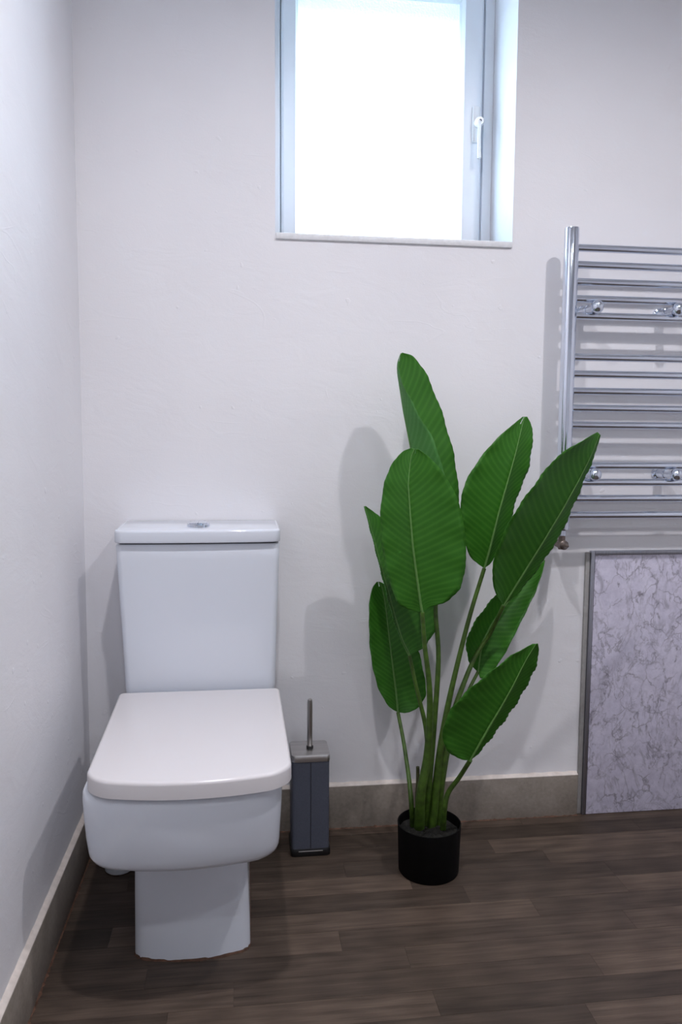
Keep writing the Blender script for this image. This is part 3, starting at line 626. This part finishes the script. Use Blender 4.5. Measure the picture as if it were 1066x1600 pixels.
 ([(.7648,-.1000,.3409),(.7636,-.0982,.3557),(.7624,-.0964,.3705),(.7611,-.0945,.3852),(.7597,-.0927,.4000),(.7580,-.0909,.4147),(.7562,-.0891,.4295),(.7545,-.0873,.4442),(.7528,-.0855,.4590),(.7510,-.0836,.4737),(.7493,-.0818,.4885),(.7476,-.0800,.5033),(.7458,-.0782,.5180),(.7442,-.0764,.5328),(.7427,-.0745,.5476),(.7411,-.0727,.5624),(.7395,-.0709,.5772),(.7376,-.0691,.5920),(.7358,-.0673,.6067),(.7339,-.0655,.6215),(.7308,-.0636,.6361),(.7276,-.0618,.6507),(.7197,-.0600,.6634)],
  [(.7648,-.1000,.3409),(.7502,-.1019,.3503),(.7383,-.1020,.3613),(.7299,-.1016,.3756),(.7216,-.1010,.3897),(.7145,-.1002,.4042),(.7102,-.0992,.4198),(.7060,-.0981,.4353),(.7018,-.0968,.4507),(.6994,-.0953,.4664),(.6972,-.0937,.4820),(.6950,-.0920,.4977),(.6936,-.0901,.5133),(.6933,-.0881,.5289),(.6930,-.0859,.5446),(.6928,-.0835,.5602),(.6930,-.0811,.5758),(.6932,-.0784,.5913),(.6935,-.0756,.6069),(.6961,-.0725,.6222),(.6990,-.0692,.6374),(.7045,-.0655,.6516),(.7149,-.0600,.6635)],
  [(.7648,-.1000,.3409),(.7805,-.1137,.3438),(.7968,-.1197,.3507),(.8111,-.1241,.3607),(.8207,-.1273,.3768),(.8282,-.1297,.3932),(.8261,-.1314,.4124),(.8243,-.1323,.4313),(.8205,-.1327,.4496),(.8162,-.1324,.4677),(.8121,-.1315,.4855),(.8076,-.1300,.5030),(.8014,-.1279,.5198),(.7953,-.1251,.5365),(.7893,-.1218,.5529),(.7829,-.1178,.5691),(.7762,-.1132,.5849),(.7695,-.1079,.6006),(.7629,-.1018,.6161),(.7548,-.0950,.6307),(.7461,-.0870,.6447),(.7358,-.0773,.6566),(.7230,-.0600,.6633)]),
]
STEMS = [
 ([(.8426,-.2000,.7159),(.8305,-.2000,.6284),(.8384,-.2000,.5336),(.8370,-.2050,.4582),(.8275,-.2100,.3209),(.8176,-.2150,.1982),(.8158,-.1914,.0880)],0.005,0.009),
 ([(.7806,-.2760,.6330),(.7892,-.2700,.5540),(.8006,-.2650,.4783),(.8061,-.2600,.4018),(.8044,-.2500,.2919),(.7921,-.2450,.1981),(.7985,-.2047,.0880)],0.005,0.0135),
 ([(.9455,-.2000,.7174),(.9125,-.2050,.6095),(.8785,-.2100,.4738),(.8561,-.2150,.3682),(.8399,-.2200,.2620),(.8304,-.2022,.0880)],0.0048,0.011),
 ([(.9892,-.2150,.6314),(.9768,-.1600,.5506),(.9460,-.1550,.4994),(.9111,-.1750,.4384),(.8715,-.2000,.3464),(.8508,-.2150,.2437),(.8480,-.1888,.0880)],0.0045,0.009),
 ([(.7698,-.2000,.5141),(.7867,-.2050,.4368),(.8102,-.2100,.3371),(.8152,-.2150,.2454),(.8255,-.1706,.0880)],0.0042,0.009),
 ([(.9582,-.1300,.4468),(.9258,-.1500,.3979),(.8809,-.1800,.3067),(.8555,-.2000,.2052),(.8566,-.1678,.0880)],0.004,0.008),
 ([(.8881,-.3100,.3015),(.8712,-.2800,.2470),(.8534,-.2600,.2051),(.8464,-.2550,.1660),(.8526,-.2198,.0880)],0.005,0.0075),
 ([(.7648,-.1000,.3409),(.7719,-.1400,.2794),(.7749,-.1900,.2126),(.7753,-.2200,.1636),(.7866,-.1881,.0880)],0.0045,0.007),
 ([(.7881,-.2250,.2542),(.7887,-.2250,.2200),(.7878,-.2250,.1810),(.7972,-.1831,.0880)],0.0042,0.0052),
]

NOTCH = [(9, .955), (11, .965), (6, .95), (9, .975), (8, .96), None, None, (6, .955)]
def leaf(Mp, Lp, Rp, notch):
    NT_, NS = 120, 9
    bm = bmesh.new(); uvl = bm.loops.layers.uv.new('UVMap')
    grid = []; uvs = {}
    for i in range(NT_+1):
        t = i/NT_; c, l, r = spl(Mp, t), spl(Lp, t), spl(Rp, t)
        T = (spl(Mp, min(t+.02, 1))-spl(Mp, max(t-.02, 0))).normalized()
        rowv = []
        env = min(1, sin(pi*min(max(t, 0), 1))*2.2)
        for side, e in ((-1, l), (1, r)):
            A = e-c
            nn = (A.cross(T) if side < 0 else T.cross(A))
            nn = nn.normalized() if nn.length > 1e-6 else Vector((0, -1, 0))
            if nn.length < 1e-6: nn = Vector((0, -1, 0))
            w = A.length
            ks = range(NS, 0, -1) if side < 0 else range(0, NS+1)
            for k in ks:
                s = k/NS
                ripple = .00085*env*sin(2*pi*(26*t-4.2*s))*min(1, s*4)
                edge = .0016*env*sin(t*41+side*1.7)*s**4
                p = c + A*s + nn*(w*.10*4*s*(1-s)*.5 + ripple + edge)
                v = bm.verts.new(p); uvs[v] = (s, t); rowv.append(v)
        grid.append(rowv)
    for a, b in zip(grid, grid[1:]):
        for k in range(len(a)-1):
            if notch and k == notch[0] and uvs[a[k]][1] >= notch[1]: continue
            f = bm.faces.new((a[k], a[k+1], b[k+1], b[k]))
            for lp in f.loops: lp[uvl].uv = uvs[lp.vert]
    # thickness
    return bm
for k, (Mp, Lp, Rp) in enumerate(LEAVES):
    bm = leaf(Mp, Lp, Rp, NOTCH[k])
    o = link('leaf', bm, M_LEAF, plant, angle=180, recalc=False)
    o.data.materials.append(M_LEAFU)
    md = o.modifiers.new('thickness', 'SOLIDIFY'); md.thickness = .0011; md.offset = -1; md.material_offset = 1
    rb = bmesh.new(); tube(rb, Mp, lambda t: .0024*(1-t)**.8+.0005, 8, 40); link('midrib', rb, M_RIB, o)
for k, (P, r0, r1) in enumerate(STEMS):
    bm = bmesh.new(); tube(bm, P, (lambda t, a=r0, b=r1: a+(b-a)*t**1.7), 12, 36)
    if k < 8: link('stem', bm, M_STEM, plant)
    else:
        link('young_shoot', bm, M_BUD, plant)
